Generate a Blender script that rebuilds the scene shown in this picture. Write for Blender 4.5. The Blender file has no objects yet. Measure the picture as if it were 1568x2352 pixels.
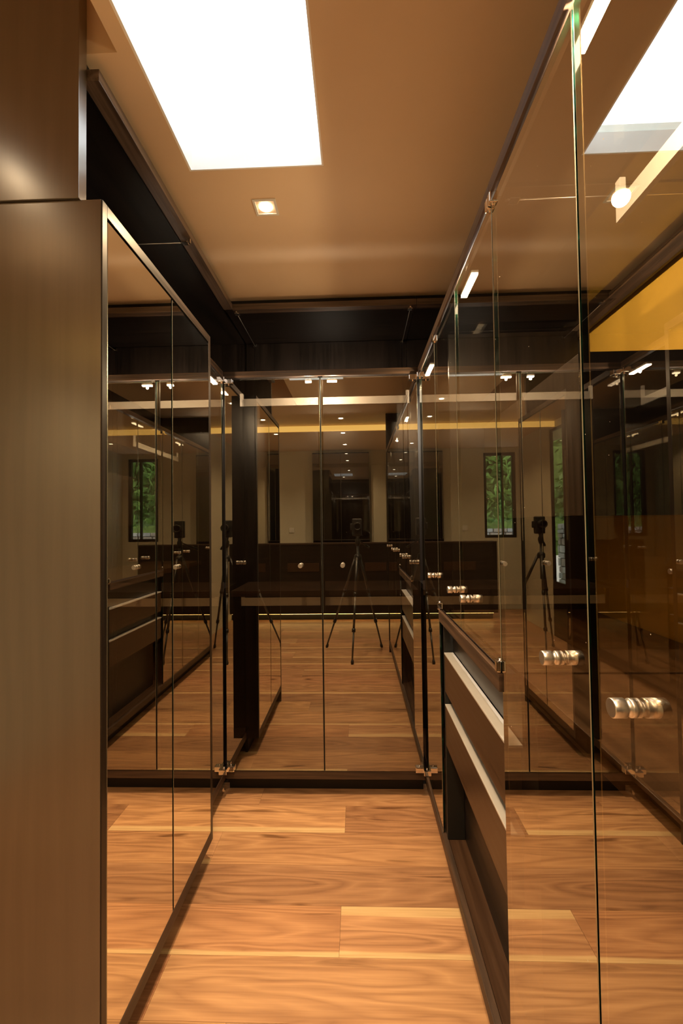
import bpy, bmesh, math, random
from mathutils import Vector, Matrix
R = random.Random(7)
S = bpy.context.scene
COL = S.collection
CH = 1.36                                   # camera height above the floor

# ------------------------------------------------------------------ camera
yaw, pit, rol, FPX = 0.0348, 0.0277, 0.0132, 1040.0
right = Vector((math.cos(yaw), math.sin(yaw), 0)); fwd0 = Vector((-math.sin(yaw), math.cos(yaw), 0)); zz = Vector((0, 0, 1))
fwd = math.cos(pit) * fwd0 + math.sin(pit) * zz
up = -math.sin(pit) * fwd0 + math.cos(pit) * zz
r2 = math.cos(rol) * right - math.sin(rol) * up
u2 = math.sin(rol) * right + math.cos(rol) * up
cam = bpy.data.cameras.new('camera_view'); camo = bpy.data.objects.new('camera_view', cam); COL.objects.link(camo)
cam.sensor_fit = 'VERTICAL'; cam.sensor_height = 36.0; cam.lens = FPX / 2352 * 36.0
cam.clip_start = 0.02
M = Matrix.Identity(4)
for i in range(3):
    M[i][0] = r2[i]; M[i][1] = u2[i]; M[i][2] = -fwd[i]
M[0][3], M[1][3], M[2][3] = 0, 0, CH
camo.matrix_world = M
S.camera = camo

# ------------------------------------------------------------------ world: bright overcast sky
W = bpy.data.worlds.new('sky'); S.world = W; W.use_nodes = True
bg = W.node_tree.nodes['Background']; bg.inputs[0].default_value = (1.0, 0.98, 1.0, 1); bg.inputs[1].default_value = 3.5

# ------------------------------------------------------------------ exposure, light paths
S.view_settings.view_transform = 'Standard'; S.view_settings.look = 'None'
S.view_settings.gamma = 1.0; S.view_settings.use_curve_mapping = False
S.view_settings.exposure = 0.15
S.cycles.max_bounces = 24; S.cycles.glossy_bounces = 12; S.cycles.diffuse_bounces = 5
S.cycles.transmission_bounces = 12; S.cycles.transparent_max_bounces = 32
S.cycles.caustics_reflective = True
S.cycles.sample_clamp_indirect = 4.0; S.cycles.blur_glossy = 0.5
WARM = (1.0, 0.69, 0.38)
DOWN_W, DOWN_W2 = 160.0, 44.0
LED_W = 10.0                # downlights: closet, bedroom
LED_E = 60.0

# ------------------------------------------------------------------ helpers
def box(bm, x0, x1, y0, y1, z0, z1, mi=0, bev=0.0):
    vs = [bm.verts.new((x, y, z)) for z in (z0, z1) for y in (y0, y1) for x in (x0, x1)]
    fs = []
    for q in ((0, 2, 3, 1), (4, 5, 7, 6), (0, 1, 5, 4), (2, 6, 7, 3), (0, 4, 6, 2), (1, 3, 7, 5)):
        f = bm.faces.new([vs[i] for i in q]); f.material_index = mi; fs.append(f)
    if bev > 0:
        es = list({e for f in fs for e in f.edges})
        bmesh.ops.bevel(bm, geom=es, offset=bev, segments=2, profile=0.6, affect='EDGES', clamp_overlap=True)
    return fs

def lathe(bm, prof, origin, axis, seg=24, mi=0):
    """prof: list of (distance along axis, radius)"""
    a = Vector(axis).normalized()
    t = Vector((0, 0, 1)) if abs(a.z) < 0.9 else Vector((1, 0, 0))
    b = a.cross(t).normalized(); c = a.cross(b)
    rings = []
    for d, r in prof:
        rings.append([bm.verts.new(Vector(origin) + a * d + (b * math.cos(2 * math.pi * k / seg) + c * math.sin(2 * math.pi * k / seg)) * max(r, 1e-5)) for k in range(seg)])
    for i in range(len(rings) - 1):
        for k in range(seg):
            f = bm.faces.new((rings[i][k], rings[i][(k + 1) % seg], rings[i + 1][(k + 1) % seg], rings[i + 1][k])); f.material_index = mi; f.smooth = True
    for rg, fl in ((rings[0], 1), (rings[-1], 0)):
        f = bm.faces.new(rg[::-1] if fl else rg); f.material_index = mi
    return rings

def tube(bm, p, q, r0, r1=None, seg=12, mi=0):
    p, q = Vector(p), Vector(q)
    lathe(bm, [(0, r0), ((q - p).length, r0 if r1 is None else r1)], p, q - p, seg, mi)

WLOC = {}
def obj(name, bm, mats, parent=None, smooth=False):
    bmesh.ops.recalc_face_normals(bm, faces=bm.faces[:])
    xs = [v.co for v in bm.verts]
    mn = Vector([min(v[i] for v in xs) for i in range(3)]); mx = Vector([max(v[i] for v in xs) for i in range(3)])
    c = Vector(((mn.x + mx.x) / 2, (mn.y + mx.y) / 2, mn.z))
    bmesh.ops.translate(bm, verts=bm.verts[:], vec=-c)
    me = bpy.data.meshes.new(name); bm.to_mesh(me); bm.free()
    for m in (mats if isinstance(mats, (list, tuple)) else [mats]): me.materials.append(m)
    o = bpy.data.objects.new(name, me); COL.objects.link(o)
    if parent is not None:
        o.parent = parent; o.location = c - WLOC[parent]
    else:
        o.location = c
    WLOC[o] = c
    return o

def nb(): return bmesh.new()
def boxobj(name, dims, mats, parent=None, bev=0.0012):
    bm = nb(); box(bm, *dims, bev=bev); return obj(name, bm, mats, parent)

def tag(o, label=None, cat=None, group=None, kind=None):
    if label: o['label'] = label
    if cat: o['category'] = cat
    if group: o['group'] = group
    if kind: o['kind'] = kind
    return o

def thing(name, loc, label, cat, group=None):
    o = bpy.data.objects.new(name, None); COL.objects.link(o); o.location = loc; o.empty_display_size = 0.05
    WLOC[o] = Vector(loc)
    return tag(o, label, cat, group)

def struct(o): o['kind'] = 'structure'; return o

# ------------------------------------------------------------------ materials
def newmat(name):
    m = bpy.data.materials.new(name); m.use_nodes = True
    nt = m.node_tree; nt.nodes.clear()
    out = nt.nodes.new('ShaderNodeOutputMaterial')
    return m, nt, out
def N(nt, t, **kw):
    n = nt.nodes.new('ShaderNode' + t)
    for k, v in kw.items():
        if k.startswith('i_'): n.inputs[k[2:].replace('_', ' ')].default_value = v
        else: setattr(n, k, v)
    return n
def L(nt, a, b): nt.links.new(a, b)
def ramp(nt, fac, stops):
    n = nt.nodes.new('ShaderNodeValToRGB'); el = n.color_ramp.elements
    while len(el) < len(stops): el.new(0.5)
    for e, (p, c) in zip(el, stops): e.position = p; e.color = (*c, 1)
    L(nt, fac, n.inputs[0]); return n
def mapping(nt, vec, scale, loc=(0, 0, 0)):
    n = N(nt, 'Mapping'); n.inputs['Scale'].default_value = scale; n.inputs['Location'].default_value = loc
    L(nt, vec, n.inputs[0]); return n

def plain(name, col, rough=0.5, metal=0.0, spec=0.5, coat=0.0, noise=0.04):
    m, nt, out = newmat(name)
    p = N(nt, 'BsdfPrincipled'); p.inputs['Roughness'].default_value = rough; p.inputs['Metallic'].default_value = metal
    p.inputs['Specular IOR Level'].default_value = spec; p.inputs['Coat Weight'].default_value = coat
    g = N(nt, 'NewGeometry'); nz = N(nt, 'TexNoise'); nz.inputs['Scale'].default_value = 9; nz.inputs['Detail'].default_value = 4
    L(nt, g.outputs['Position'], nz.inputs['Vector'])
    r = ramp(nt, nz.outputs[0], [(0.3, tuple(c * (1 - noise) for c in col)), (0.7, tuple(min(1, c * (1 + noise)) for c in col))])
    L(nt, r.outputs[0], p.inputs['Base Color']); L(nt, p.outputs[0], out.inputs[0]); return m

def wenge(name, axis, c0, c1, rough=0.34, bump=0.15, coat=0.0, catheral=False):
    m, nt, out = newmat(name)
    p = N(nt, 'BsdfPrincipled'); p.inputs['Roughness'].default_value = rough; p.inputs['Coat Weight'].default_value = coat; p.inputs['Coat Roughness'].default_value = 0.25
    g = N(nt, 'NewGeometry')
    sc = [70, 70, 70]; sc['xyz'.index(axis)] = 2.2
    mp = mapping(nt, g.outputs['Position'], sc)
    nz = N(nt, 'TexNoise'); nz.inputs['Scale'].default_value = 1.6; nz.inputs['Detail'].default_value = 6; nz.inputs['Distortion'].default_value = 0.4
    L(nt, mp.outputs[0], nz.inputs['Vector'])
    sc2 = [6, 6, 6]; sc2['xyz'.index(axis)] = 0.9
    mp2 = mapping(nt, g.outputs['Position'], sc2)
    wv = N(nt, 'TexWave'); wv.wave_type = 'RINGS'; wv.rings_direction = axis.upper(); wv.inputs['Scale'].default_value = 1.7
    wv.inputs['Distortion'].default_value = 5.0; wv.inputs['Detail'].default_value = 3; wv.inputs['Detail Scale'].default_value = 1.1
    L(nt, mp2.outputs[0], wv.inputs['Vector'])
    mx = N(nt, 'Mix'); mx.data_type = 'FLOAT'; mx.inputs[0].default_value = 0.3 if catheral else 0.2
    L(nt, nz.outputs[0], mx.inputs[2]); L(nt, wv.outputs[1], mx.inputs[3])
    r = ramp(nt, mx.outputs[0], [(0.3, c0), (0.7, c1)])
    L(nt, r.outputs[0], p.inputs['Base Color'])
    b = N(nt, 'Bump'); b.inputs['Strength'].default_value = bump; b.inputs['Distance'].default_value = 0.0012
    L(nt, nz.outputs[0], b.inputs['Height']); L(nt, b.outputs[0], p.inputs['Normal'])
    rr = N(nt, 'MapRange'); rr.inputs['To Min'].default_value = rough - 0.05; rr.inputs['To Max'].default_value = rough + 0.1
    L(nt, mx.outputs[0], rr.inputs[0]); L(nt, rr.outputs[0], p.inputs['Roughness'])
    L(nt, p.outputs[0], out.inputs[0]); return m

WD0, WD1 = (0.006, 0.0040, 0.0030), (0.017, 0.0105, 0.0075)
WZ = wenge('wenge_vertical', 'z', WD0, WD1)
WX = wenge('wenge_along_x', 'x', WD0, WD1)
WY = wenge('wenge_along_y', 'y', WD0, WD1)
BX = wenge('wenge_edge_x', 'x', (0.020, 0.011, 0.007), (0.075, 0.040, 0.022), 0.48, 0.35)
BY = wenge('wenge_edge_y', 'y', (0.020, 0.011, 0.007), (0.075, 0.040, 0.022), 0.48, 0.35)
BZ = wenge('wenge_edge_z', 'z', (0.020, 0.011, 0.007), (0.075, 0.040, 0.022), 0.48, 0.35)
WEND = wenge('wenge_end_panel', 'z', (0.060, 0.041, 0.026), (0.072, 0.050, 0.032), 0.34, 0.08, 1.0, True)
for _n in WEND.node_tree.nodes:
    if _n.type == 'BSDF_PRINCIPLED': _n.inputs['Coat IOR'].default_value = 2.3; _n.inputs['Coat Roughness'].default_value = 0.22
BU = wenge('wenge_upper_beam', 'y', (0.050, 0.032, 0.022), (0.160, 0.110, 0.080), 0.30, 0.3, 0.5)  # base colour raised to carry the skylight falling on the beam
BUX = wenge('wenge_upper_beam_x', 'x', (0.040, 0.025, 0.017), (0.120, 0.078, 0.054), 0.30, 0.3, 0.5)
BR = wenge('wenge_right_beam_lit', 'y', (0.045, 0.024, 0.013), (0.140, 0.078, 0.042), 0.55, 0.4)  # lighter copy of the beam wood, with the light on its face painted in
WBRN = wenge('brown_veneer_y', 'y', (0.034, 0.016, 0.008), (0.060, 0.030, 0.015), 0.32, 0.1)
WTOP = wenge('worktop_veneer', 'y', (0.075, 0.040, 0.020), (0.150, 0.085, 0.045), 0.35, 0.15)
WCAB = wenge('cabinet_door_veneer', 'z', (0.045, 0.034, 0.030), (0.085, 0.064, 0.056), 0.38, 0.15)
KICK = plain('toe_kick_black', (0.006, 0.005, 0.004), 0.6)
BLKG = plain('black_gloss', (0.006, 0.005, 0.005), 0.08)
CEIL = plain('ceiling_paint', (0.76, 0.57, 0.38), 0.55, noise=0.01)
WHITE = plain('well_paint', (0.93, 0.93, 0.94), 0.6, noise=0.01)
CREAM = plain('cream_wall_paint', (0.62, 0.59, 0.47), 0.6, noise=0.02)
MUST = plain('mustard_wall_paint', (0.80, 0.49, 0.07), 0.5, noise=0.03)
CHROME = plain('polished_chrome', (0.86, 0.83, 0.79), 0.10, 1.0)
STEEL = plain('brushed_steel', (0.86, 0.84, 0.81), 0.33, 1.0)
ALU = plain('silver_aluminium', (0.80, 0.79, 0.78), 0.38, 0.65)
RODM = plain('satin_rod', (0.74, 0.72, 0.69), 0.5, 0.1)
BLACK = plain('black_plastic', (0.012, 0.012, 0.012), 0.4)
GREYM = plain('grey_metal', (0.10, 0.10, 0.10), 0.35, 0.8)
PLATE = plain('white_plastic', (0.75, 0.73, 0.68), 0.35)

def emit(name, col, st):
    m, nt, out = newmat(name); e = N(nt, 'Emission'); e.inputs[0].default_value = (*col, 1); e.inputs[1].default_value = st
    L(nt, e.outputs[0], out.inputs[0]); return m
LEDM = emit('led_white', (1.0, 0.90, 0.78), LED_E)
LAMP = emit('downlight_lamp', (1.0, 0.83, 0.58), 26.0)
COVE = emit('cove_glow', (1.0, 0.56, 0.13), 1.9)
UNDER = emit('underlight_glow', (1.0, 0.62, 0.20), 16.0)

def coated(name, r0, r1, pw, tint, trans, dust=False):
    """half-mirrored tinted glass face: reflects by angle, lets the rest through"""
    m, nt, out = newmat(name)
    lw = N(nt, 'LayerWeight'); lw.inputs[0].default_value = 0.5
    po = N(nt, 'Math', operation='POWER'); L(nt, lw.outputs['Facing'], po.inputs[0]); po.inputs[1].default_value = pw
    mr = N(nt, 'MapRange'); mr.inputs['To Min'].default_value = r0; mr.inputs['To Max'].default_value = r1
    L(nt, po.outputs[0], mr.inputs[0])
    g = N(nt, 'BsdfGlossy'); g.inputs['Color'].default_value = (*tint, 1); g.inputs['Roughness'].default_value = 0.0
    t = N(nt, 'BsdfTransparent'); t.inputs[0].default_value = (*trans, 1)
    mx = N(nt, 'MixShader'); L(nt, mr.outputs[0], mx.inputs[0]); L(nt, t.outputs[0], mx.inputs[1]); L(nt, g.outputs[0], mx.inputs[2])
    last = mx
    if dust:
        geo = N(nt, 'NewGeometry'); v = N(nt, 'TexVoronoi'); v.inputs['Scale'].default_value = 34
        L(nt, geo.outputs['Position'], v.inputs['Vector'])
        sx = N(nt, 'SeparateColor'); L(nt, v.outputs['Color'], sx.inputs[0])
        th = N(nt, 'Math', operation='LESS_THAN'); L(nt, v.outputs['Distance'], th.inputs[0]); th.inputs[1].default_value = 0.05
        t2 = N(nt, 'Math', operation='GREATER_THAN'); L(nt, sx.outputs[0], t2.inputs[0]); t2.inputs[1].default_value = 0.80
        ml = N(nt, 'Math', operation='MULTIPLY'); L(nt, th.outputs[0], ml.inputs[0]); L(nt, t2.outputs[0], ml.inputs[1])
        d = N(nt, 'BsdfDiffuse'); d.inputs[0].default_value = (0.7, 0.62, 0.5, 1)
        m3 = N(nt, 'MixShader'); L(nt, ml.outputs[0], m3.inputs[0]); L(nt, mx.outputs[0], m3.inputs[1]); L(nt, d.outputs[0], m3.inputs[2]); last = m3
    L(nt, last.outputs[0], out.inputs[0]); return m
def clearface(name, col):
    m, nt, out = newmat(name); t = N(nt, 'BsdfTransparent'); t.inputs[0].default_value = (*col, 1); L(nt, t.outputs[0], out.inputs[0]); return m
G_BACK = coated('bronze_glass_coat', 0.36, 1.0, 2.0, (1.0, 0.97, 0.90), (0.52, 0.44, 0.34))
G_RIGHT = coated('bronze_glass_coat_dusty', 0.23, 1.0, 2.0, (1.0, 0.97, 0.91), (0.68, 0.57, 0.40), True)
G_MIRR = coated('mirror_glass_coat', 0.80, 0.96, 1.0, (1.0, 0.97, 0.90), (0.05, 0.045, 0.04))
G_IN = clearface('glass_inner_face', (0.97, 0.97, 0.95))
G_CLEAR = coated('clear_glass', 0.05, 0.9, 3.5, (1, 1, 1), (0.90, 0.93, 0.90), True)
G_TOP = coated('dimming_top_glass', 0.05, 0.9, 3.5, (1, 1, 1), (0.45, 0.38, 0.30), True)  # dark tint put into clear top glass to dim the ceiling behind
G_WIN = coated('window_glass', 0.05, 0.8, 4.0, (1, 1, 1), (0.92, 0.95, 0.94))
G_DARK = coated('dark_glass', 0.28, 0.9, 2.0, (0.9, 0.95, 1.0), (0.10, 0.085, 0.07))
def edgemat():
    m, nt, out = newmat('glass_edge_green')
    p = N(nt, 'BsdfPrincipled'); p.inputs['Roughness'].default_value = 0.08; p.inputs['Coat Weight'].default_value = 0.6
    g = N(nt, 'NewGeometry'); nz = N(nt, 'TexNoise'); mp = mapping(nt, g.outputs['Position'], (3, 3, 5)); L(nt, mp.outputs[0], nz.inputs['Vector'])
    r = ramp(nt, nz.outputs[0], [(0.42, (0.001, 0.003, 0.002)), (0.66, (0.002, 0.016, 0.010)), (0.74, (0.012, 0.06, 0.04))])
    L(nt, r.outputs[0], p.inputs['Base Color']); L(nt, p.outputs[0], out.inputs[0]); return m
G_EDGE = edgemat()
ARRIS = plain('polished_glass_arris', (0.50, 0.50, 0.42), 0.25, 0.9)

def walnut():
    m, nt, out = newmat('walnut_plank')
    p = N(nt, 'BsdfPrincipled'); p.inputs['Roughness'].default_value = 0.36; p.inputs['Specular IOR Level'].default_value = 0.4
    tc = N(nt, 'TexCoord'); oi = N(nt, 'ObjectInfo')
    off = N(nt, 'CombineXYZ'); k = N(nt, 'Math', operation='MULTIPLY'); k.inputs[1].default_value = 37.0
    L(nt, oi.outputs['Random'], k.inputs[0]); L(nt, k.outputs[0], off.inputs[0]); L(nt, k.outputs[0], off.inputs[1])
    add = N(nt, 'VectorMath', operation='ADD'); L(nt, tc.outputs['Object'], add.inputs[0]); L(nt, off.outputs[0], add.inputs[1])
    # figure: growth rings that wander along the board
    mp = mapping(nt, add.outputs[0], (0.7, 6.5, 1)); n1 = N(nt, 'TexNoise'); n1.inputs['Scale'].default_value = 1.5; n1.inputs['Detail'].default_value = 2.5; n1.inputs['Distortion'].default_value = 0.5
    L(nt, mp.outputs[0], n1.inputs['Vector'])
    k2 = N(nt, 'Math', operation='MULTIPLY'); k2.inputs[1].default_value = 17.0; L(nt, n1.outputs[0], k2.inputs[0])
    fr = N(nt, 'Math', operation='PINGPONG'); fr.inputs[1].default_value = 1.0; L(nt, k2.outputs[0], fr.inputs[0])
    # fine fibre
    mp2 = mapping(nt, add.outputs[0], (4, 150, 1)); n2 = N(nt, 'TexNoise'); n2.inputs['Scale'].default_value = 1.0; n2.inputs['Detail'].default_value = 6
    L(nt, mp2.outputs[0], n2.inputs['Vector'])
    # broad tone patches
    mp3 = mapping(nt, add.outputs[0], (0.9, 5, 1)); n3 = N(nt, 'TexNoise'); n3.inputs['Scale'].default_value = 1.2; n3.inputs['Detail'].default_value = 3
    L(nt, mp3.outputs[0], n3.inputs['Vector'])
    a = N(nt, 'Mix'); a.data_type = 'FLOAT'; a.inputs[0].default_value = 0.58; L(nt, fr.outputs[0], a.inputs[2]); L(nt, n2.outputs[0], a.inputs[3])
    b = N(nt, 'Mix'); b.data_type = 'FLOAT'; b.inputs[0].default_value = 0.42; L(nt, a.outputs[0], b.inputs[2]); L(nt, n3.outputs[0], b.inputs[3])
    r = ramp(nt, b.outputs[0], [(0.20, (0.170, 0.082, 0.042)), (0.40, (0.320, 0.170, 0.086)), (0.60, (0.430, 0.242, 0.124)), (0.80, (0.540, 0.330, 0.172))])
    # plank tone
    tone = N(nt, 'Attribute', attribute_type='OBJECT', attribute_name='tone')
    mt = N(nt, 'Mix'); mt.data_type = 'RGBA'; mt.blend_type = 'MULTIPLY'; mt.inputs[0].default_value = 1.0
    L(nt, r.outputs[0], mt.inputs[6]); L(nt, tone.outputs['Color'], mt.inputs[7])
    # sapwood along the edges
    sep = N(nt, 'SeparateXYZ'); L(nt, tc.outputs['Object'], sep.inputs[0])
    wob = N(nt, 'Math', operation='MULTIPLY_ADD'); L(nt, n3.outputs[0], wob.inputs[0]); wob.inputs[1].default_value = 0.035; L(nt, sep.outputs['Y'], wob.inputs[2])
    masks = []
    for nm, sg in (('sap_far', 1), ('sap_near', -1)):
        at = N(nt, 'Attribute', attribute_type='OBJECT', attribute_name=nm)
        yy = N(nt, 'Math', operation='MULTIPLY'); yy.inputs[1].default_value = sg; L(nt, wob.outputs[0], yy.inputs[0])
        th = N(nt, 'Math', operation='SUBTRACT'); th.inputs[0].default_value = 0.096 + 0.0175 * sg; L(nt, at.outputs['Fac'], th.inputs[1])
        d = N(nt, 'Math', operation='SUBTRACT'); L(nt, yy.outputs[0], d.inputs[0]); L(nt, th.outputs[0], d.inputs[1])
        mr = N(nt, 'MapRange'); mr.inputs['From Min'].default_value = 0.0; mr.inputs['From Max'].default_value = 0.006; L(nt, d.outputs[0], mr.inputs[0])
        gt = N(nt, 'Math', operation='GREATER_THAN'); gt.inputs[1].default_value = 0.001; L(nt, at.outputs['Fac'], gt.inputs[0])
        ml = N(nt, 'Math', operation='MULTIPLY'); L(nt, mr.outputs[0], ml.inputs[0]); L(nt, gt.outputs[0], ml.inputs[1]); masks.append(ml)
    mm = N(nt, 'Math', operation='MAXIMUM'); L(nt, masks[0].outputs[0], mm.inputs[0]); L(nt, masks[1].outputs[0], mm.inputs[1])
    sap = ramp(nt, n2.outputs[0], [(0.3, (0.52, 0.34, 0.165)), (0.7, (0.70, 0.49, 0.26))])
    ms = N(nt, 'Mix'); ms.data_type = 'RGBA'; L(nt, mm.outputs[0], ms.inputs[0]); L(nt, mt.outputs[2], ms.inputs[6]); L(nt, sap.outputs[0], ms.inputs[7])
    # knots and mineral streaks
    mk = mapping(nt, add.outputs[0], (3.0, 6.5, 1)); v = N(nt, 'TexVoronoi'); v.inputs['Scale'].default_value = 1.0; L(nt, mk.outputs[0], v.inputs['Vector'])
    kr = ramp(nt, v.outputs['Distance'], [(0.02, (0.10, 0.07, 0.05)), (0.10, (0.75, 0.68, 0.6)), (0.16, (1, 1, 1))])
    sc = N(nt, 'SeparateColor'); L(nt, v.outputs['Color'], sc.inputs[0])
    kg = N(nt, 'Math', operation='GREATER_THAN'); kg.inputs[1].default_value = 0.72; L(nt, sc.outputs[0], kg.inputs[0])
    mkk = N(nt, 'Mix'); mkk.data_type = 'RGBA'; mkk.blend_type = 'MULTIPLY'; L(nt, kg.outputs[0], mkk.inputs[0]); L(nt, ms.outputs[2], mkk.inputs[6]); L(nt, kr.outputs[0], mkk.inputs[7])
    mp5 = mapping(nt, add.outputs[0], (2.2, 26, 1)); n5 = N(nt, 'TexNoise'); n5.inputs['Scale'].default_value = 1.0; n5.inputs['Detail'].default_value = 3; n5.inputs['Distortion'].default_value = 0.6
    L(nt, mp5.outputs[0], n5.inputs['Vector'])
    st = ramp(nt, n5.outputs[0], [(0.27, (0.35, 0.28, 0.22)), (0.36, (1, 1, 1))])
    m5 = N(nt, 'Mix'); m5.data_type = 'RGBA'; m5.blend_type = 'MULTIPLY'; m5.inputs[0].default_value = 0.8; L(nt, mkk.outputs[2], m5.inputs[6]); L(nt, st.outputs[0], m5.inputs[7])
    L(nt, m5.outputs[2], p.inputs['Base Color'])
    bp = N(nt, 'Bump'); bp.inputs['Strength'].default_value = 0.08; bp.inputs['Distance'].default_value = 0.001; L(nt, n2.outputs[0], bp.inputs['Height']); L(nt, bp.outputs[0], p.inputs['Normal'])
    L(nt, p.outputs[0], out.inputs[0]); return m
WAL = walnut()
SUB = plain('floor_joint_dark', (0.03, 0.016, 0.008), 0.7)

# ------------------------------------------------------------------ key dimensions (metres, floor at z = 0, camera at x = y = 0)
D = 2.298                                  # plane of the back doors
XL, XR, XB = -0.6815, 0.3185, -0.607       # left doors, right doors, tall mirrored cabinet
YB0, YB1 = 1.056, 1.8636                   # mirrored cabinet from / to
ZP0, ZP1 = 0.086, 0.1263                   # plinth rail
ZL0, ZL1 = 2.1256, 2.1566                  # lower beam
ZU0, ZU1 = 2.4805, 2.5107                  # upper beam
ZC = 2.55                                  # ceiling
XLW, XRW, YBW = -1.25, 0.925, 2.79         # carcass backs
ZT = 1.014                                 # worktop

# ------------------------------------------------------------------ setting
YS = -2.64; XW, XE = -1.95, 0.95           # bedroom behind the camera
fl = boxobj('floor', (XW - .1, XE + .1, YS - .1, YBW + .1, -0.06, -0.003), SUB, bev=0); struct(fl)
def plank(x0, x1, y0, tone=(1, 1, 1), far=0.0, near=0.0, w=0.192):
    bm = nb(); g = 0.0004
    box(bm, x0 + g, x1 - g, y0 + g, y0 + w - g, -0.004, 0.0, bev=0)
    o = obj('plank', bm, WAL, fl)
    # origin in the middle of the board for the grain
    o['tone'] = [float(t) for t in tone]; o['sap_far'] = float(far); o['sap_near'] = float(near)
SPEC = {  # row index -> joints and boards given from the photograph
    0: [(-1.6, -0.613, (0.92, 0.80, 0.78), 0, 0), (-0.613, 1.0, (1.16, 1.16, 1.12), 0, 0)],
    1: [(-1.5, -0.077, (1.10, 1.02, 0.98), 0, 0.02), (-0.077, 0.62, (1.20, 1.18, 1.18), 0.040, 0.022), (0.62, 1.0, (0.9, 0.85, 0.85), 0, 0)],
    2: [(-1.3, 1.0, (0.86, 0.82, 0.82), 0, 0)],
    3: [(-1.2, -0.617, (1.25, 1.22, 1.2), 0, 0.03), (-0.617, 1.0, (1.04, 1.0, 0.95), 0, 0)],
    4: [(-1.3, -0.075, (1.34, 1.34, 1.26), 0, 0.035), (-0.075, 1.0, (0.86, 0.80, 0.78), 0, 0)],
    5: [(-1.3, -0.50, (1.1, 1.05, 1.0), 0, 0), (-0.50, 1.0, (1.06, 1.02, 0.98), 0, 0)],
}
for i in range(-21, 6):
    y0 = 1.267 + 0.192 * i
    if i in SPEC:
        for x0, x1, t, a, b in SPEC[i]: plank(max(x0, -0.95), min(x1, 0.55), y0, t, a, b)
        continue
    lo, hi = (XW, 0.55) if y0 < -0.39 else ((XW, 0.50) if y0 < 1.0 else (-0.95, 0.55))
    x = lo - R.uniform(0, 0.9)
    while x < hi:
        ln = R.uniform(0.7, 1.9); s = R.random(); t = R.uniform(0.82, 1.2)
        a, b = max(x, lo), min(x + ln, hi)
        if b - a > 0.04:
            plank(a, b, y0, (t, t * R.uniform(0.94, 1.02), t * R.uniform(0.92, 1.02)), 0.03 if s < 0.12 else 0, 0.028 if s > 0.85 else 0)
        x += ln

SKX0, SKX1, SKY0, SKY1, ZW = -0.544, -0.0954, 0.91, 1.469, 2.62
bm = nb()
def ceil_rect(x0, x1, y0, y1):
    box(bm, x0, x1, y0, y1, ZC, ZC + 0.07)
HX, HY0, HY1 = -0.585, 0.15, 1.0825
ceil_rect(XW - .1, HX, YS - .1, HY0); ceil_rect(XW - .1, HX, HY1, YBW + .1); ceil_rect(HX, SKX0, YS - .1, YBW + .1)
box(bm, XW - .1, HX, HY0, HY1, ZC + .30, ZC + .36); box(bm, XW - .1, XW - .02, HY0, HY1, ZC, ZC + .30)
box(bm, XW - .02, HX, HY0 - .05, HY0, ZC + .07, ZC + .30); box(bm, XW - .02, HX, HY1, HY1 + .05, ZC + .07, ZC + .30); box(bm, HX, HX + .02, HY0, HY1, ZC + .07, ZC + .30)
ceil_rect(SKX1, XE + .1, YS - .1, YBW + .1)
ceil_rect(SKX0, SKX1, YS - .1, SKY0); ceil_rect(SKX0, SKX1, SKY1, YBW + .1)
struct(obj('ceiling', bm, CEIL))
# skylight: white shaft lining, frame and pane
bm = nb()
box(bm, SKX0, SKX0 + .006, SKY0, SKY1, ZC + .001, ZW); box(bm, SKX1 - .006, SKX1, SKY0, SKY1, ZC + .001, ZW)
box(bm, SKX0 + .006, SKX1 - .006, SKY0, SKY0 + .006, ZC + .001, ZW); box(bm, SKX0 + .006, SKX1 - .006, SKY1 - .006, SKY1, ZC + .001, ZW)
sk = obj('window_1', bm, WHITE); struct(sk); sk['label'] = 'white lined skylight shaft in the ceiling'
bm = nb()
for a in ((SKX0 - .04, SKX0 - .001, SKY0 - .04, SKY1 + .04), (SKX1 + .001, SKX1 + .04, SKY0 - .04, SKY1 + .04), (SKX0 - .001, SKX1 + .001, SKY0 - .04, SKY0 - .001), (SKX0 - .001, SKX1 + .001, SKY1 + .001, SKY1 + .04)):
    box(bm, *a, ZW, ZW + .03)
obj('window_frame', bm, WHITE, sk)
boxobj('pane', (SKX0 - .0005, SKX1 + .0005, SKY0 - .0005, SKY1 + .0005, ZW + .002, ZW + .010), G_WIN, sk, bev=0)

# closet shell: dark veneered wall panels
struct(boxobj('wall_back', (XLW - .05, XE + .05, YBW + .016, YBW + .1, 0, ZC), WZ, bev=0))
struct(boxobj('wall_left', (XLW - .1, XLW - .02, 1.09, YBW + .016, 0, ZC), WZ, bev=0))
wr = struct(boxobj('wall_right', (XRW + .002, XE + .1, -0.33, YBW, 0, ZC), MUST, bev=0))
# bedroom behind the camera
struct(boxobj('wall_hall', (XW, XLW - .02, 1.09, 1.19, 0, ZC), CREAM, bev=0))
bm = nb()   # far wall with a window opening on its left
wx0, wx1, wz0, wz1 = -1.86, -1.36, 1.12, 2.47
box(bm, XW, wx0, YS - .1, YS, 0, ZC); box(bm, wx1, XE, YS - .1, YS, 0, ZC)
box(bm, wx0, wx1, YS - .1, YS, 0, wz0); box(bm, wx0, wx1, YS - .1, YS, wz1, ZC)
struct(obj('wall_south', bm, CREAM))
struct(boxobj('wall_west', (XW - .1, XW, YS - .1, 1.19, 0, ZC), CREAM, bev=0))
bm = nb()   # east wall beside the wardrobes with a tall glazed door
ey0, ey1, ez1 = -0.95, -0.345, 2.47; XEW = 0.47
box(bm, XEW, XEW + .035, YS, ey0, 0, ZC); box(bm, XEW, XEW + .035, ey1, -0.33, 0, ZC); box(bm, XEW, XEW + .035, ey0, ey1, ez1, ZC)
struct(obj('wall_east', bm, CREAM))
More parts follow.
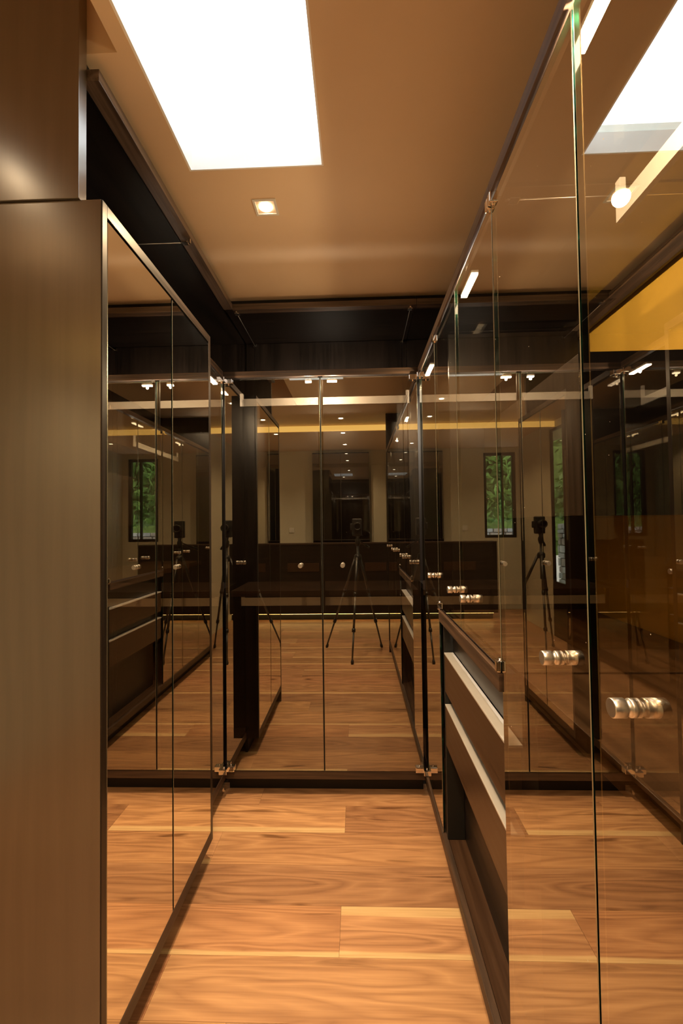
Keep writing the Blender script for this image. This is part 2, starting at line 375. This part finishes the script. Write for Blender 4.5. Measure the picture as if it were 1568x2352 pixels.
def window(name, axis, a0, a1, z0, z1, p0, label, fw=0.045, mull=(), k=(.02, .075, .04)):
    """framed pane; axis x -> spans x at y = p0"""
    bm = nb(); t0, t1 = p0 + k[0], p0 + k[1]
    def b(u0, u1, q0, q1, k0=t0, k1=t1):
        if axis == 'x': box(bm, u0, u1, k0, k1, q0, q1, bev=.002)
        else: box(bm, k0, k1, u0, u1, q0, q1, bev=.002)
    b(a0, a0 + fw, z0, z1); b(a1 - fw, a1, z0, z1); b(a0 + fw, a1 - fw, z0, z0 + fw); b(a0 + fw, a1 - fw, z1 - fw, z1)
    for mm in mull: b(mm - .012, mm + .012, z0 + fw, z1 - fw)
    w = struct(obj(name, bm, WZ)); w['label'] = label
    bm = nb()
    if axis == 'x': box(bm, a0 + fw, a1 - fw, p0 + k[2], p0 + k[2] + .008, z0 + fw, z1 - fw)
    else: box(bm, p0 + k[2], p0 + k[2] + .008, a0 + fw, a1 - fw, z0 + fw, z1 - fw)
    obj('pane', bm, G_WIN, w); return w
window('window_2', 'x', wx0, wx1, wz0, wz1, YS - .1, 'dark framed bedroom window with greenery behind, seen only in reflection', mull=(-1.66,))
window('window_3', 'y', ey0, ey1, 0.62, ez1, XEW, 'tall dark framed window with stone wall beyond, seen only in reflection', fw=.03, k=(.004, .032, .012))
boxobj('window_sill', (XEW, XEW + .035, ey0, ey1, 0, .62), WY)['kind'] = 'structure'
bpy.data.objects['window_sill'].name = 'trim_1'

# ------------------------------------------------------------------ fittings
def hinge(parent, x, y, z, nx, ny, upd, L_=0.042, T=0.018):
    """glass clip: two chrome plates on a pivot; (nx, ny) points from the corner along the door"""
    bm = nb()
    if nx: box(bm, min(x, x + nx * L_), max(x, x + nx * L_), y - T, y + .012, z, z + .026, bev=.003)
    else: box(bm, x - T if upd < 0 else x - .012, x + .012 if upd < 0 else x + T, min(y, y + ny * L_), max(y, y + ny * L_), z, z + .026, bev=.003)
    px, py = x + nx * L_ * .5, y + ny * L_ * .5
    tube(bm, (px, py, z - .006), (px, py, z + .032), .005)
    return obj('hinge', bm, CHROME, parent)

def knob(parent, p, n, s=1.0):
    prof = [(0, .0112), (.0055, .0112), (.0062, .0105), (.0072, .0072), (.0105, .0072), (.0114, .0105), (.0120, .0116), (.0262, .0116), (.0272, .0106)]
    bm = nb(); lathe(bm, [(d * s, r * s) for d, r in prof], p, n, 28)
    q = Vector(p) - Vector(n) * .010
    lathe(bm, [(d * s, r * s) for d, r in prof], q, -Vector(n), 28)
    return obj('knob', bm, STEEL, parent)

def pane(parent, axis, a0, a1, z0, z1, p0, side, mat, t=0.010):
    """glass door leaf; its coated face lies at p0 and looks towards side (+1/-1) along the other axis"""
    bm = nb()
    if axis == 'x': fs = box(bm, a0, a1, min(p0, p0 - side * t), max(p0, p0 - side * t), z0, z1)
    else: fs = box(bm, min(p0, p0 - side * t), max(p0, p0 - side * t), a0, a1, z0, z1)
    bmesh.ops.recalc_face_normals(bm, faces=bm.faces[:])
    for f in bm.faces:
        k = f.normal.y if axis == 'x' else f.normal.x
        f.material_index = 2 if abs(k) < .5 else (0 if k * side > 0 else 1)
    es = [e for e in bm.edges if abs(e.verts[0].co.z - e.verts[1].co.z) > .1]
    bmesh.ops.bevel(bm, geom=es, offset=.0011, segments=1, affect='EDGES', material=3)
    return obj('glass_door', bm, [mat, G_IN, G_EDGE, ARRIS], parent)

def led(name, x0, x1, y0, y1, z, label, watts=1.0, group='LED bars over the wardrobe doors'):
    t = thing(name, ((x0 + x1) / 2, (y0 + y1) / 2, z), label, 'lamp', group)
    boxobj('housing', (x0, x1, y0, y1, z + .006, z + .014), ALU, t, .001)
    e = .0015
    boxobj('light_strip', (x0 + e, x1 - e, y0 + e, y1 - e, z, z + .0055), LEDM, t, 0)
    lx = x1 - x0 > y1 - y0
    ld = bpy.data.lights.new('led_glow', 'POINT'); ld.energy = LED_W * watts; ld.color = (1.0, .84, .64); ld.shadow_soft_size = .006
    lo = bpy.data.objects.new('led_glow', ld); COL.objects.link(lo); lo.parent = t; lo.location = (0, 0, -.008)
    for k in (.2, .8):
        if lx: boxobj('clip', (x0 + (x1 - x0) * k - .004, x0 + (x1 - x0) * k + .004, y0 + .002, y1 - .002, z + .014, ZL0 - .0005), CHROME, t, .001)
        else: boxobj('clip', (x0 + .002, x1 - .002, y0 + (y1 - y0) * k - .004, y0 + (y1 - y0) * k + .004, z + .014, ZL0 - .0005), CHROME, t, .001)
    return t

def tie(parent, p, q):
    bm = nb(); tube(bm, p, q, .0016, seg=8); r = obj('tie_rod', bm, STEEL, parent)
    d = (Vector(q) - Vector(p)).normalized()
    for e, s in ((Vector(p), 1), (Vector(q), -1)):
        bm = nb(); c = e + d * s * .018
        box(bm, c.x - .012, c.x + .012, c.y - .012, c.y + .012, c.z - .004, c.z + .004, bev=.0015)
        box(bm, e.x - .004, e.x + .004, e.y - .004, e.y + .004, e.z - .003, e.z + .022, bev=.0015)
        obj('clip', bm, CHROME, r)
    return r

def rod(parent, axis, a0, a1, p, z, ztop):
    """flat clothes rail with an upright bracket at each end"""
    bm = nb(); h, w = .043, .014
    if axis == 'x': box(bm, a0, a1, p - w / 2, p + w / 2, z, z + h, bev=.0015)
    else: box(bm, p - w / 2, p + w / 2, a0, a1, z, z + h, bev=.0015)
    r = obj('clothes_rail', bm, RODM, parent)
    for a in (a0 + .009, a1 - .009):
        if axis == 'x': boxobj('bracket', (a - .009, a + .009, p - .0065, p + .0065, z + h, ztop), RODM, r)
        else: boxobj('bracket', (p - .0065, p + .0065, a - .009, a + .009, z + h, ztop), RODM, r)
    return r

# ------------------------------------------------------------------ tall mirrored cabinet on the left
c = thing('mirrored_cabinet', ((XB + XLW) / 2, 1.46, 0), 'tall dark wood cabinet with two full height mirrored doors along the left of the aisle', 'cabinet')
boxobj('edge_band', (XB - .003, XB, YB0 + .001, YB0 + .0218, .0, ZL1 - .0002), WZ, c, .0005)
boxobj('side_panel', (XLW, XB - .0031, YB0, YB0 + .022, .0, ZL1), WEND, c, .001)['label'] = 'broad brown end panel facing the camera'
boxobj('side_panel', (XLW, XB, YB1 - .022, YB1, ZP0, ZL1), WZ, c)
boxobj('top_board', (XLW, XB, YB0 + .022, YB1 - .022, ZL0, ZL1), WY, c)
boxobj('plinth_rail', (XB - .02, XB, YB0 + .022, YB1 - .022, ZP0, ZP1), BY, c)
boxobj('bottom_board', (XLW, XB - .02, YB0 + .022, YB1 - .022, ZP0, ZP1), WY, c, 0)
boxobj('toe_kick', (XB - .085, XB - .07, YB0 + .022, YB1 - .01, 0, ZP0), KICK, c, 0)
boxobj('back_panel', (XLW, XLW + .012, YB0 + .022, YB1 - .022, ZP1, ZL0), WZ, c, 0)
for a0, a1 in ((YB0 + .026, 1.4640), (1.4740, YB1 - .004)):
    pane(c, 'y', a0, a1, ZP1 + .003, ZL0 - .008, XB - .001, 1, G_MIRR)
boxobj('door_backing', (XB - .030, XB - .014, YB0 + .024, YB1 - .026, ZP1 + .003, ZL0 - .008), KICK, c, 0)

# ------------------------------------------------------------------ open shelf space above the mirrored cabinet
XU = -0.6315
w = thing('upper_rack', ((XU + XLW) / 2, 1.7, ZL1), 'open black upper compartment over the mirrored cabinet, framed by a brown beam under the ceiling', 'rack')
boxobj('end_panel', (XLW, -0.662, 1.050, 1.082, ZL1 + .001, ZC + .298), WEND, w, .0012)['label'] = 'brown end panel with a pale front edge'
boxobj('upper_beam', (XU - .045, XU, 1.0831, D - .001, ZU0, ZU1), BU, w, .001)
boxobj('fascia', (XU - .06, XU - .046, 1.083, D - .001, ZU1 - .01, ZC - .001), KICK, w, 0)
boxobj('top_board', (XLW, XU - .061, 1.093, YBW - .002, ZU1 - .01, ZU1 + .006), WY, w, 0)
for k, (a, b) in enumerate(((1.092, 1.46), (1.462, 1.84), (1.842, 2.30), (2.302, YBW - .004))):
    boxobj('back_panel', (XLW, XLW + .016, a, b, ZL1 + .001, ZU1 - .012), WZ, w, .001)
tie(w, (XU - .005, 1.711, CH + 1.105), (XLW + .03, 1.711, CH + 1.105))

# ------------------------------------------------------------------ narrow left wardrobe in the corner
w = thing('left_wardrobe', ((XL + XLW) / 2, 2.3, 0), 'narrow wardrobe in the left corner with one bronze glass door, beyond the mirrored cabinet', 'wardrobe')
boxobj('lower_beam', (XL - .03, XL, YB1 + .001, D, ZL0, ZL1), BY, w)
boxobj('plinth_rail', (XL - .02, XL, YB1 + .001, D, ZP0, ZP1), BY, w)
boxobj('toe_kick', (XL - .085, XL - .07, YB1 + .001, D - .001, 0, ZP0), KICK, w, 0)
boxobj('bottom_board', (XLW, XL - .021, YB1 + .001, YBW - .004, ZP0, ZP1 - .002), WY, w, 0)
boxobj('back_panel', (XLW, XLW + .016, YB1 + .002, YBW - .004, ZP1, ZL0), WZ, w, .001)
boxobj('shelf', (XLW + .017, XL - .06, YB1 + .004, YBW - .04, ZT - .03, ZT), WY, w)
d = pane(w, 'y', YB1 + .004, D - .006, ZP1 + .003, ZL0 - .012, XL - .002, 1, G_BACK)
knob(d, (XL - .002, 1.955, CH - .215), (1, 0, 0)); hinge(d, XL, D - .006, ZP1 + .003, 0, -1, 1); hinge(d, XL, D - .006, ZL0 - .034, 0, -1, 1)
rod(w, 'y', YB1 + .03, 2.62, -0.98, CH + .655, ZL0)
led('led_bar', XL - .045, XL - .020, 2.13, 2.27, CH + .722, 'short glowing LED bar behind the narrow glass door left of the back doors')

# ------------------------------------------------------------------ back wardrobe
w = thing('back_wardrobe', (-0.18, 2.55, 0), 'dark wood wardrobe across the end of the aisle with two bronze glass doors', 'wardrobe')
boxobj('upper_beam', (XU, XR - .001, D, D + .045, ZU0, ZU1), BUX, w, .001)
boxobj('fascia', (XL + .001, XR - .001, D + .046, D + .06, ZU1 - .01, ZC - .001), KICK, w, 0)
boxobj('top_board', (XL + .001, XR - .001, D + .061, YBW, ZU1 - .01, ZU1 + .006), WX, w, 0)
boxobj('lower_beam', (XL, XR, D, D + .03, ZL0, ZL1), BX, w)
boxobj('plinth_rail', (XL, XR, D, D + .02, ZP0, ZP1), BX, w)
boxobj('toe_kick', (XL, XR, D + .071, D + .085, 0, ZP0), KICK, w, 0)
boxobj('bottom_board', (XL, XR, D + .02, YBW, ZP0, ZP1 - .002), WX, w, 0)
for a, b in ((XL + .001, -0.6315), (-0.6295, 0.289), (0.291, XR - .001)):
    boxobj('back_panel', (a, b, YBW, YBW + .016, ZP1, ZU1 - .012), WZ, w, .001)
boxobj('shelf', (XL + .005, XR - .005, 2.392, YBW - .001, ZT - .03, ZT), BX, w)
mid = (XL + XR) / 2
for a0, a1, kx, hs in ((XL + .006, mid - .003, -0.290, 1), (mid + .003, XR - .006, -0.077, -1)):
    d = pane(w, 'x', a0, a1, ZP1 + .003, ZL0 - .012, D - .002, -1, G_BACK)
    knob(d, (kx, D - .002, CH - .205), (0, -1, 0))
    hx = a0 if hs > 0 else a1
    hinge(d, hx, D, ZP1 + .002, hs, 0, 1); hinge(d, hx, D, ZL0 - .036, hs, 0, 1)
tie(w, (-0.615, D + .012, CH + 1.112), (-0.618, YBW - .005, CH + 1.112)); tie(w, (.288, D + .012, CH + 1.112), (.290, YBW - .005, CH + 1.112))
rod(w, 'x', -0.652, 0.298, 2.52, CH + .672, ZL0 - .02); rod(w, 'x', -0.622, 0.287, 2.4005, CH - .425, ZT - .03)
boxobj('door_stile', (mid - .012, mid + .012, D + .012, D + .024, ZP1, ZL0), KICK, w, 0)
led('led_bar', -0.262, -0.228, 2.318, 2.336, CH + .740, 'small LED light left of the seam above the back doors', .5)
led('led_bar', -0.148, -0.095, 2.318, 2.336, CH + .740, 'brighter small LED light right of the seam above the back doors', .7)

# ------------------------------------------------------------------ right wing: three bays
YR0 = -0.28; D1, D2, D3, DM = 0.655, 1.055, 1.850, 1.460; XG = XR + .006; XD = .335
near = thing('near_wardrobe', (.62, .27, 0), 'nearest right wardrobe bay with tall reflective glass doors, cut by the right edge', 'wardrobe')
midw = thing('drawer_wardrobe', (.62, 1.43, 0), 'middle right wardrobe bay with silver edged drawers below and glass doors above', 'wardrobe')
farw = thing('far_wardrobe', (.62, 2.3, 0), 'far right wardrobe bay in the corner, one full height glass door beside the back doors', 'wardrobe')
BAYS = ((near, YR0 + .022, D2 - .0005), (midw, D2 + .0005, D3 - .0005), (farw, D3 + .0005, D - .001))
for w, a, b in BAYS:
    boxobj('lower_beam', (XR, XR + .03, a, b, ZL0, ZL1), BR, w, .001)
    boxobj('plinth_rail', (XR, XR + .02, a, b, ZP0, ZP1), BY, w)
    e = b if w is not farw else YBW - .002
    boxobj('toe_kick', (XR + .07, XR + .085, a, b, 0, ZP0), KICK, w, 0)
    boxobj('bottom_board', (XR + .021, XRW, a, e, ZP0, ZP1), WBRN, w, 0)
    boxobj('back_rail', (XRW - .03, XRW - .019, a, e, ZL0 - .025, ZL1), BY, w)
    boxobj('upper_panel', (XRW - .018, XRW, a, e, ZL1 + .001, ZC - .002), WZ, w, 0)
boxobj('side_panel', (XR, XRW, YR0, YR0 + .021, 0, ZC - .002), WZ, near, .001)
boxobj('back_panel', (XRW - .016, XRW, YR0 + .022, 1.036, ZP1, ZL0 - .026), WZ, near, .001)
boxobj('side_panel', (XR + .06, XRW - .031, D3 - .019, D3 - .001, ZP1, ZL0), WZ, midw, .001)
boxobj('back_panel', (XRW - .016, XRW, D3 + .002, YBW - .002, ZP1, ZL0 - .026), WZ, farw, .001)
boxobj('rear_panel', (XR + .001, XRW - .019, YBW, YBW + .016, ZP1, ZU1 - .012), WZ, farw, .001)
boxobj('upper_beam', (XR + .001, XRW - .019, D, D + .045, ZU0, ZU1), BUX, farw, .001)
boxobj('fascia', (XR + .001, XRW - .019, D + .046, D + .06, ZU1 - .01, ZC - .001), KICK, farw, 0)
boxobj('top_board', (XR + .001, XRW - .019, D + .061, YBW - .002, ZU1 - .01, ZU1 + .006), WX, farw, 0)
for w, a, b in ((near, YR0 + .03, .25), (near, .253, D2 - .002), (midw, D2 + .002, D3 - .002), (farw, D3 + .002, YBW - .01)):
    bm = nb(); fs = box(bm, XR + .035, XRW - .035, a, b, ZL1 - .008, ZL1)
    for f in fs:
        f.normal_update(); f.material_index = 1 if abs(f.normal.z) < .5 else 0
    obj('glass_top', bm, [G_TOP, G_EDGE], w)
tie(midw, (XR + .05, 1.079, ZL0 + .008), (XRW - .04, 1.079, ZL0 + .008)); tie(farw, (XR + .05, 1.9, ZL0 + .008), (XRW - .04, 1.9, ZL0 + .008))
doors = [(near, YR0 + .03, -.15, ZP1 + .003, -.05), (near, -.145, D1 - .398, ZP1 + .003, None), (near, D1 - .393, D1 - .003, ZP1 + .003, .555), (near, D1 + .003, D2 - .003, ZP1 + .003, .757),
         (midw, D2 + .003, DM - .002, ZT + .012, 1.345), (midw, DM + .002, D3 - .003, ZT + .012, 1.530), (farw, D3 + .003, D - .006, ZP1 + .003, 1.955)]
for i, (w, a0, a1, z0, ky) in enumerate(doors):
    d = pane(w, 'y', a0, a1, z0, ZL0 - .012, XG, -1, G_RIGHT)
    if ky is not None: knob(d, (XG, ky, CH - .222), (-1, 0, 0))
    if i == 4: hinge(d, XG, a0, z0 - .010, 0, 1, -1, .018, .010); hinge(d, XG, a0, ZL0 - .026, 0, 1, -1, .018, .010)
    if i == 5: hinge(d, XG, a1, z0 - .010, 0, -1, -1, .018, .010); hinge(d, XG, a1, ZL0 - .026, 0, -1, -1, .018, .010)
    if i == 3: hinge(d, XG, a1, ZL0 - .026, 0, -1, -1, .018, .010)
    if i == 6: hinge(d, XG, a1, z0, 0, -1, -1); hinge(d, XG, a1, ZL0 - .034, 0, -1, -1)
rod(near, 'y', .10, 1.000, .585, CH + .655, ZL0 - .02)
rod(farw, 'y', 1.862, 2.60, .585, CH + .650, ZL0 - .02); rod(farw, 'y', 1.862, 2.60, .585, CH - .436, ZT - .03)
boxobj('shelf', (XR + .05, XRW - .018, D3 + .010, YBW - .02, ZT - .03, ZT), WY, farw)
led('led_bar', .346, .368, .565, .705, CH + .733, 'long glaring LED bar at the top right corner behind the nearest glass door', 2.3)
led('led_bar', .346, .368, 1.33, 1.47, CH + .733, 'LED bar behind the glass above the drawer unit, midway along the right wardrobe', 1.5)
led('led_bar', .346, .368, 2.10, 2.25, CH + .733, 'far LED bar behind the last glass door of the right wardrobe')
# drawers below the glass of the middle bay
boxobj('top_rail', (XR, XR + .04, D2 + .004, D3 - .020, ZT - .042, ZT), BY, midw, .001)
boxobj('carcass', (XD + .068, XRW - .02, D2 + .006, D3 - .021, ZP1 + .001, ZT - .045), WY, midw, 0)
boxobj('gable', (XD, XD + .067, D3 - .038, D3 - .020, ZP1 + .001, ZT - .044), KICK, midw)
for zt, zb, zr in ((CH - .514, .700, ZT - .044), (CH - .714, .492, .698)):
    dr = boxobj('drawer', (XD, XD + .032, D2 + .010, D3 - .040, zb, zt), WBRN, midw, .001)
    boxobj('edge_pull', (XD - .002, XD + .034, D2 + .004, D3 - .042, zt, zt + .006), ALU, dr, .001)['label'] = 'silver aluminium edge pull'
    boxobj('finger_recess', (XD + .036, XD + .066, D2 + .010, D3 - .040, zt + .007, zr), WY, dr, .001)
boxobj('worktop', (.368, XRW - .018, D2 + .0125, D3 - .020, ZT - .040, ZT), WTOP, midw, .0015)
boxobj('worktop', (.368, XRW - .018, .05, D2 - .001, ZT - .040, ZT), WTOP, near, .0015)
# hung cabinet above it
t = thing('wall_cabinet', (.72, 1.43, CH + .012), 'black gloss hung cabinet on the mustard wall above the worktop, behind glass', 'cabinet')
boxobj('body', (.525, XRW - .001, 1.052, D3 - .021, CH + .012, CH + .388), BLKG, t, .001)
boxobj('door', (.513, .524, 1.052, 1.432, CH + .014, CH + .386), WCAB, t, .001); boxobj('door', (.513, .524, 1.436, D3 - .022, CH + .014, CH + .386), WCAB, t, .001)
boxobj('end_cover', (.514, XRW - .001, 1.046, 1.0515, CH + .012, CH + .388), BLKG, t, 0)

# ------------------------------------------------------------------ ceiling downlights
def downlight(x, y, label, watts, group='recessed ceiling downlights', ZC=ZC):
    t = thing('downlight', (x, y, ZC - .004), label, 'lamp', group)
    bm = nb(); o, i = .043, .034
    for a in ((-o, o, -o, -i), (-o, o, i, o), (-o, -i, -i, i), (i, o, -i, i)):
        box(bm, x + a[0], x + a[1], y + a[2], y + a[3], ZC - .004, ZC - .0002, bev=.0008)
    obj('trim_frame', bm, PLATE, t)
    bm = nb(); lathe(bm, [(0, .022), (.003, .025)], (x, y, ZC - .0045), (0, 0, 1), 24); obj('lamp', bm, LAMP, t)
    ld = bpy.data.lights.new('downlight_beam', 'SPOT'); ld.energy = watts; ld.color = WARM; ld.spot_size = math.radians(125); ld.spot_blend = 0.9; ld.shadow_soft_size = .03
    lo = bpy.data.objects.new('downlight_beam', ld); COL.objects.link(lo); lo.parent = t; lo.location = (0, 0, -.012)
downlight(-0.325, 1.649, 'glowing square downlight in the ceiling beyond the skylight', DOWN_W)
for i, y in enumerate((.27, -.44, -1.25, -2.1)):
    downlight(-.17, y, ('ceiling downlight reflected highest in the back doors, behind the top rail', 'ceiling downlight reflected just above the yellow cove band', 'ceiling downlight reflected just below the yellow cove band', 'ceiling downlight reflected lowest, above the dark glass wardrobe')[i], DOWN_W * .62 if i == 0 else DOWN_W2)
downlight(-1.62, -1.0, 'added side downlight of the bedroom, washing the west wall', DOWN_W2 * 1.3)  # added lamp, set near the west wall to brighten it
downlight(-1.62, -1.7, 'added far side downlight of the bedroom, fill for its west side', DOWN_W2)  # second added lamp, fills the west side of the bedroom

downlight(-1.40, .30, 'added fill downlight in the raised hall ceiling left of the skylight, outside the frame', 13.0, ZC=ZC + .30)  # added out of view to lift the dark upper end panel

# ------------------------------------------------------------------ bedroom things met in the reflections
t = thing('cove_light', (-.7, -.8, ZC - .075), 'glowing yellow cove band across the bedroom ceiling, reflected in the back doors', 'lamp')
boxobj('light_panel', (XW + .002, XEW - .002, -.80, -.792, ZC - .070, ZC - .004), COVE, t, 0)
boxobj('soffit', (XW + .002, XEW - .002, -.86, -.801, ZC - .075, ZC - .001), CEIL, t, 0)
t = thing('half_height_partition', (-.7, -1.9, .0), 'long low dark wood partition lit from below, reflected in the back doors', 'partition')
boxobj('front_panel', (-1.3, XEW - .003, -1.86, -1.84, .10, 1.08), WX, t); boxobj('core', (-1.3, XEW - .003, -2.02, -1.861, .10, 1.06), WX, t, 0)
boxobj('cap', (-1.3, XEW - .003, -2.03, -1.83, 1.081, 1.10), BX, t); boxobj('foot', (-1.25, XEW - .01, -2.0, -1.93, 0, .099), KICK, t, 0)
boxobj('underlight', (-1.25, XEW - .02, -1.90, -1.885, .088, .0985), UNDER, t, 0)['label'] = 'warm glowing strip under the partition'
boxobj('drawer', (-1.0, -.55, -1.8395, -1.825, .70, .82), WBRN, t); boxobj('drawer', (.1, .40, -1.8395, -1.825, .70, .82), WBRN, t)
t = thing('glass_wardrobe', (-.25, YS + .15, 0), 'tall dark glass fronted wardrobe at the far bedroom wall, reflected in the back doors', 'wardrobe')
boxobj('body', (-.70, .195, YS + .002, YS + .10, 0, 2.50), KICK, t, 0)
for a, b in ((-.698, -.255), (-.251, .193)):
    pane(t, 'x', a, b, .03, 2.48, YS + .112, 1, G_DARK)
t = thing('bedroom_door', (.33, YS + .03, 0), 'cream flush door beside the dark glass wardrobe, reflected at the right of the back doors', 'door')
boxobj('leaf', (.225, .462, YS + .001, YS + .035, 0.003, 2.3), CREAM, t, .003)
bm = nb(); tube(bm, (.26, YS + .035, 1.05), (.26, YS + .075, 1.05), .009); tube(bm, (.262, YS + .07, 1.05), (.36, YS + .07, 1.05), .008); obj('lever_handle', bm, STEEL, t)
t = thing('switch_plate', (-1.05, YS + .004, 1.28), 'small white switch plate on the far cream wall, seen in reflection', 'switch')
boxobj('plate', (-1.09, -1.01, YS + .001, YS + .009, 1.24, 1.32), PLATE, t, .002); boxobj('rocker', (-1.07, -1.03, YS + .0095, YS + .012, 1.26, 1.30), PLATE, t, .001)

# camera on its tripod: the thing that took the picture, reflected in the doors
t = thing('tripod', (.0, -.2, 0), 'black three legged camera tripod standing in the aisle, reflected in the back doors', 'tripod')
hub = Vector((.0, -.10, 1.02))
bm = nb(); tube(bm, (0, -.10, .78), (0, -.10, 1.14), .013); obj('centre_column', bm, GREYM, t)
bm = nb(); lathe(bm, [(0, .03), (.01, .038), (.05, .038), (.065, .022)], hub - Vector((0, 0, .03)), (0, 0, 1), 20); obj('shoulder', bm, BLACK, t)
for fx, fy in ((-.07, .155), (-.36, -.46), (.25, -.46)):
    f = Vector((fx, fy, .012)); h = hub + (Vector((fx, fy, 1.0)) - Vector((0, -.1, 1.0))).normalized() * .035
    m1 = h.lerp(f, .36); m2 = h.lerp(f, .70)
    bm = nb(); tube(bm, h, m1, .014); tube(bm, m1, m2, .0115); tube(bm, m2, f, .009); lg = obj('leg', bm, GREYM, t)
    for q in (m1, m2):
        bm = nb(); dd = (f - h).normalized(); tube(bm, q - dd * .018, q + dd * .018, .018); obj('clamp', bm, BLACK, lg)
    bm = nb(); lathe(bm, [(0, .013), (.02, .016), (.045, .011)], (fx, fy, .0), (h - f), 16); obj('rubber_foot', bm, BLACK, lg)
bm = nb(); lathe(bm, [(0, .02), (.03, .026), (.06, .026), (.075, .016), (.10, .022)], (0, -.10, 1.14), (0, 0, 1), 20); obj('head', bm, BLACK, t)
bm = nb(); tube(bm, (.02, -.11, 1.19), (.12, -.30, 1.11), .006); tube(bm, (.08, -.225, 1.14), (.12, -.30, 1.11), .012); obj('pan_handle', bm, BLACK, t)
k = thing('camera', (0, -.10, 1.2405), 'black camera with a wide lens on top of the tripod, reflected in the back doors', 'camera')
bm = nb(); box(bm, -.055, .045, -.145, -.085, 1.2405, 1.42, bev=.012); box(bm, -.075, -.05, -.14, -.09, 1.30, 1.37, bev=.008); obj('body', bm, BLACK, k)
bm = nb(); lathe(bm, [(0, .036), (.03, .038), (.034, .035), (.055, .037), (.07, .040), (.0705, .033), (.060, .028)], (0, -.086, CH - .02), (0, 1, 0), 28); obj('lens', bm, BLACK, k)
bm = nb(); lathe(bm, [(0, .027), (.002, .027)], (0, -.024, CH - .02), (0, 1, 0), 24); obj('front_element', bm, BLKG, k)

# ------------------------------------------------------------------ outside the bedroom windows
GRASS = plain('grass', (0.22, 0.33, 0.07), 0.8, noise=0.4)
LEAF = plain('leaf_green', (0.15, 0.30, 0.06), 0.6, noise=0.5)
LEAF2 = plain('leaf_pale', (0.30, 0.42, 0.14), 0.6, noise=0.5)
STONE = [plain('stone_%s' % n, c_, 0.85, noise=0.2) for n, c_ in (('grey', (.36, .37, .38)), ('pale', (.50, .50, .49)), ('brown', (.33, .28, .24)))]
MORT = plain('mortar', (.16, .15, .14), 0.9)
def slope(name, pts, label):
    bm = nb(); vs = [bm.verts.new(p) for p in pts]; lo = [bm.verts.new((p[0], p[1], p[2] - .3)) for p in pts]
    bm.faces.new(vs); bm.faces.new(lo[::-1])
    for i in range(4): bm.faces.new((vs[i], vs[(i + 1) % 4], lo[(i + 1) % 4], lo[i]))
    o = obj(name, bm, GRASS); return tag(o, label, None, None, 'structure')
slope('trim_2', [(XEW + .6, -4.2, .0), (6, -6, .0), (6, 2, .0), (XEW + .6, 2, .0)], 'ground outside the tall window')
slope('trim_3', [(2.5, -10, 1.25), (8, -10, 7.5), (8, 3, 7.5), (2.5, 3, 1.25)], 'grassy bank rising behind the stone wall outside')
slope('trim_4', [(-8, YS - 3.2, .9), (4, YS - 3.2, .9), (4, YS - 9, 7.5), (-8, YS - 9, 7.5)], 'wooded bank rising beyond the bedroom window')
def stone_wall(name, axis, a0, a1, z0, z1, p, label):
    t = thing(name, ((a0 + a1) / 2, p, z0) if axis == 'x' else (p, (a0 + a1) / 2, z0), label, 'wall')
    if axis == 'x': boxobj('core', (a0, a1, p - .25, p - .03, z0, z1 - .01), MORT, t, 0)
    else: boxobj('core', (p + .03, p + .25, a0, a1, z0, z1 - .01), MORT, t, 0)
    z = z0
    while z < z1 - .03:
        h = min(R.uniform(.07, .15), z1 - z); a = a0 - R.uniform(0, .1)
        while a < a1:
            ln = R.uniform(.12, .32); b0, b1 = max(a, a0), min(a + ln, a1); g = R.uniform(.0, .025)
            if b1 - b0 > .03:
                bm = nb()
                if axis == 'x': box(bm, b0 + .006, b1 - .006, p - .028, p + g, z + .006, z + h - .004, bev=.014)
                else: box(bm, p - g, p + .028, b0 + .006, b1 - .006, z + .006, z + h - .004, bev=.014)
                obj('stone', bm, R.choice(STONE), t)
            a += ln
        z += h
stone_wall('stone_wall', 'y', -3.6, -.6, 0, 1.33, 1.7, 'grey dry stone wall outside the tall window, reflected in the right glass')
stone_wall('stone_wall', 'x', -3.2, -.6, 0, 1.25, YS - 1.6, 'grey dry stone wall outside the bedroom window, reflected in the left mirror')
def hedge(name, lo, hi, n, label, mat):
    bm = nb()
    for i in range(n):
        p = Vector((R.uniform(lo[0], hi[0]), R.uniform(lo[1], hi[1]), R.uniform(lo[2], hi[2])))
        a = Vector((R.gauss(0, 1), R.gauss(0, 1), R.gauss(0, 1))).normalized(); b = a.orthogonal().normalized()
        s = R.uniform(.07, .15)
        f = bm.faces.new([bm.verts.new(p + v) for v in (a * s, b * s * .45, -a * s, -b * s * .45)]); f.material_index = 0 if R.random() < .6 else 1
    me_c = obj(name, bm, [LEAF, mat]); return tag(me_c, label, 'hedge', None, 'stuff')
hedge('hedge', (1.8, -4.2, 1.45), (2.5, -.4, 2.0), 5000, 'green hedge above the stone wall, reflected in the right glass', LEAF2)
hedge('tree', (2.9, -6.5, 1.6), (4.4, -1.0, 5.0), 8000, 'pale green trees behind the hedge, reflected in the right glass', LEAF2)
hedge('shrub', (-3.4, YS - 3.0, 1.4), (-.4, YS - 1.95, 3.4), 7000, 'dark green shrubs beyond the bedroom window, reflected in the left mirror', LEAF)
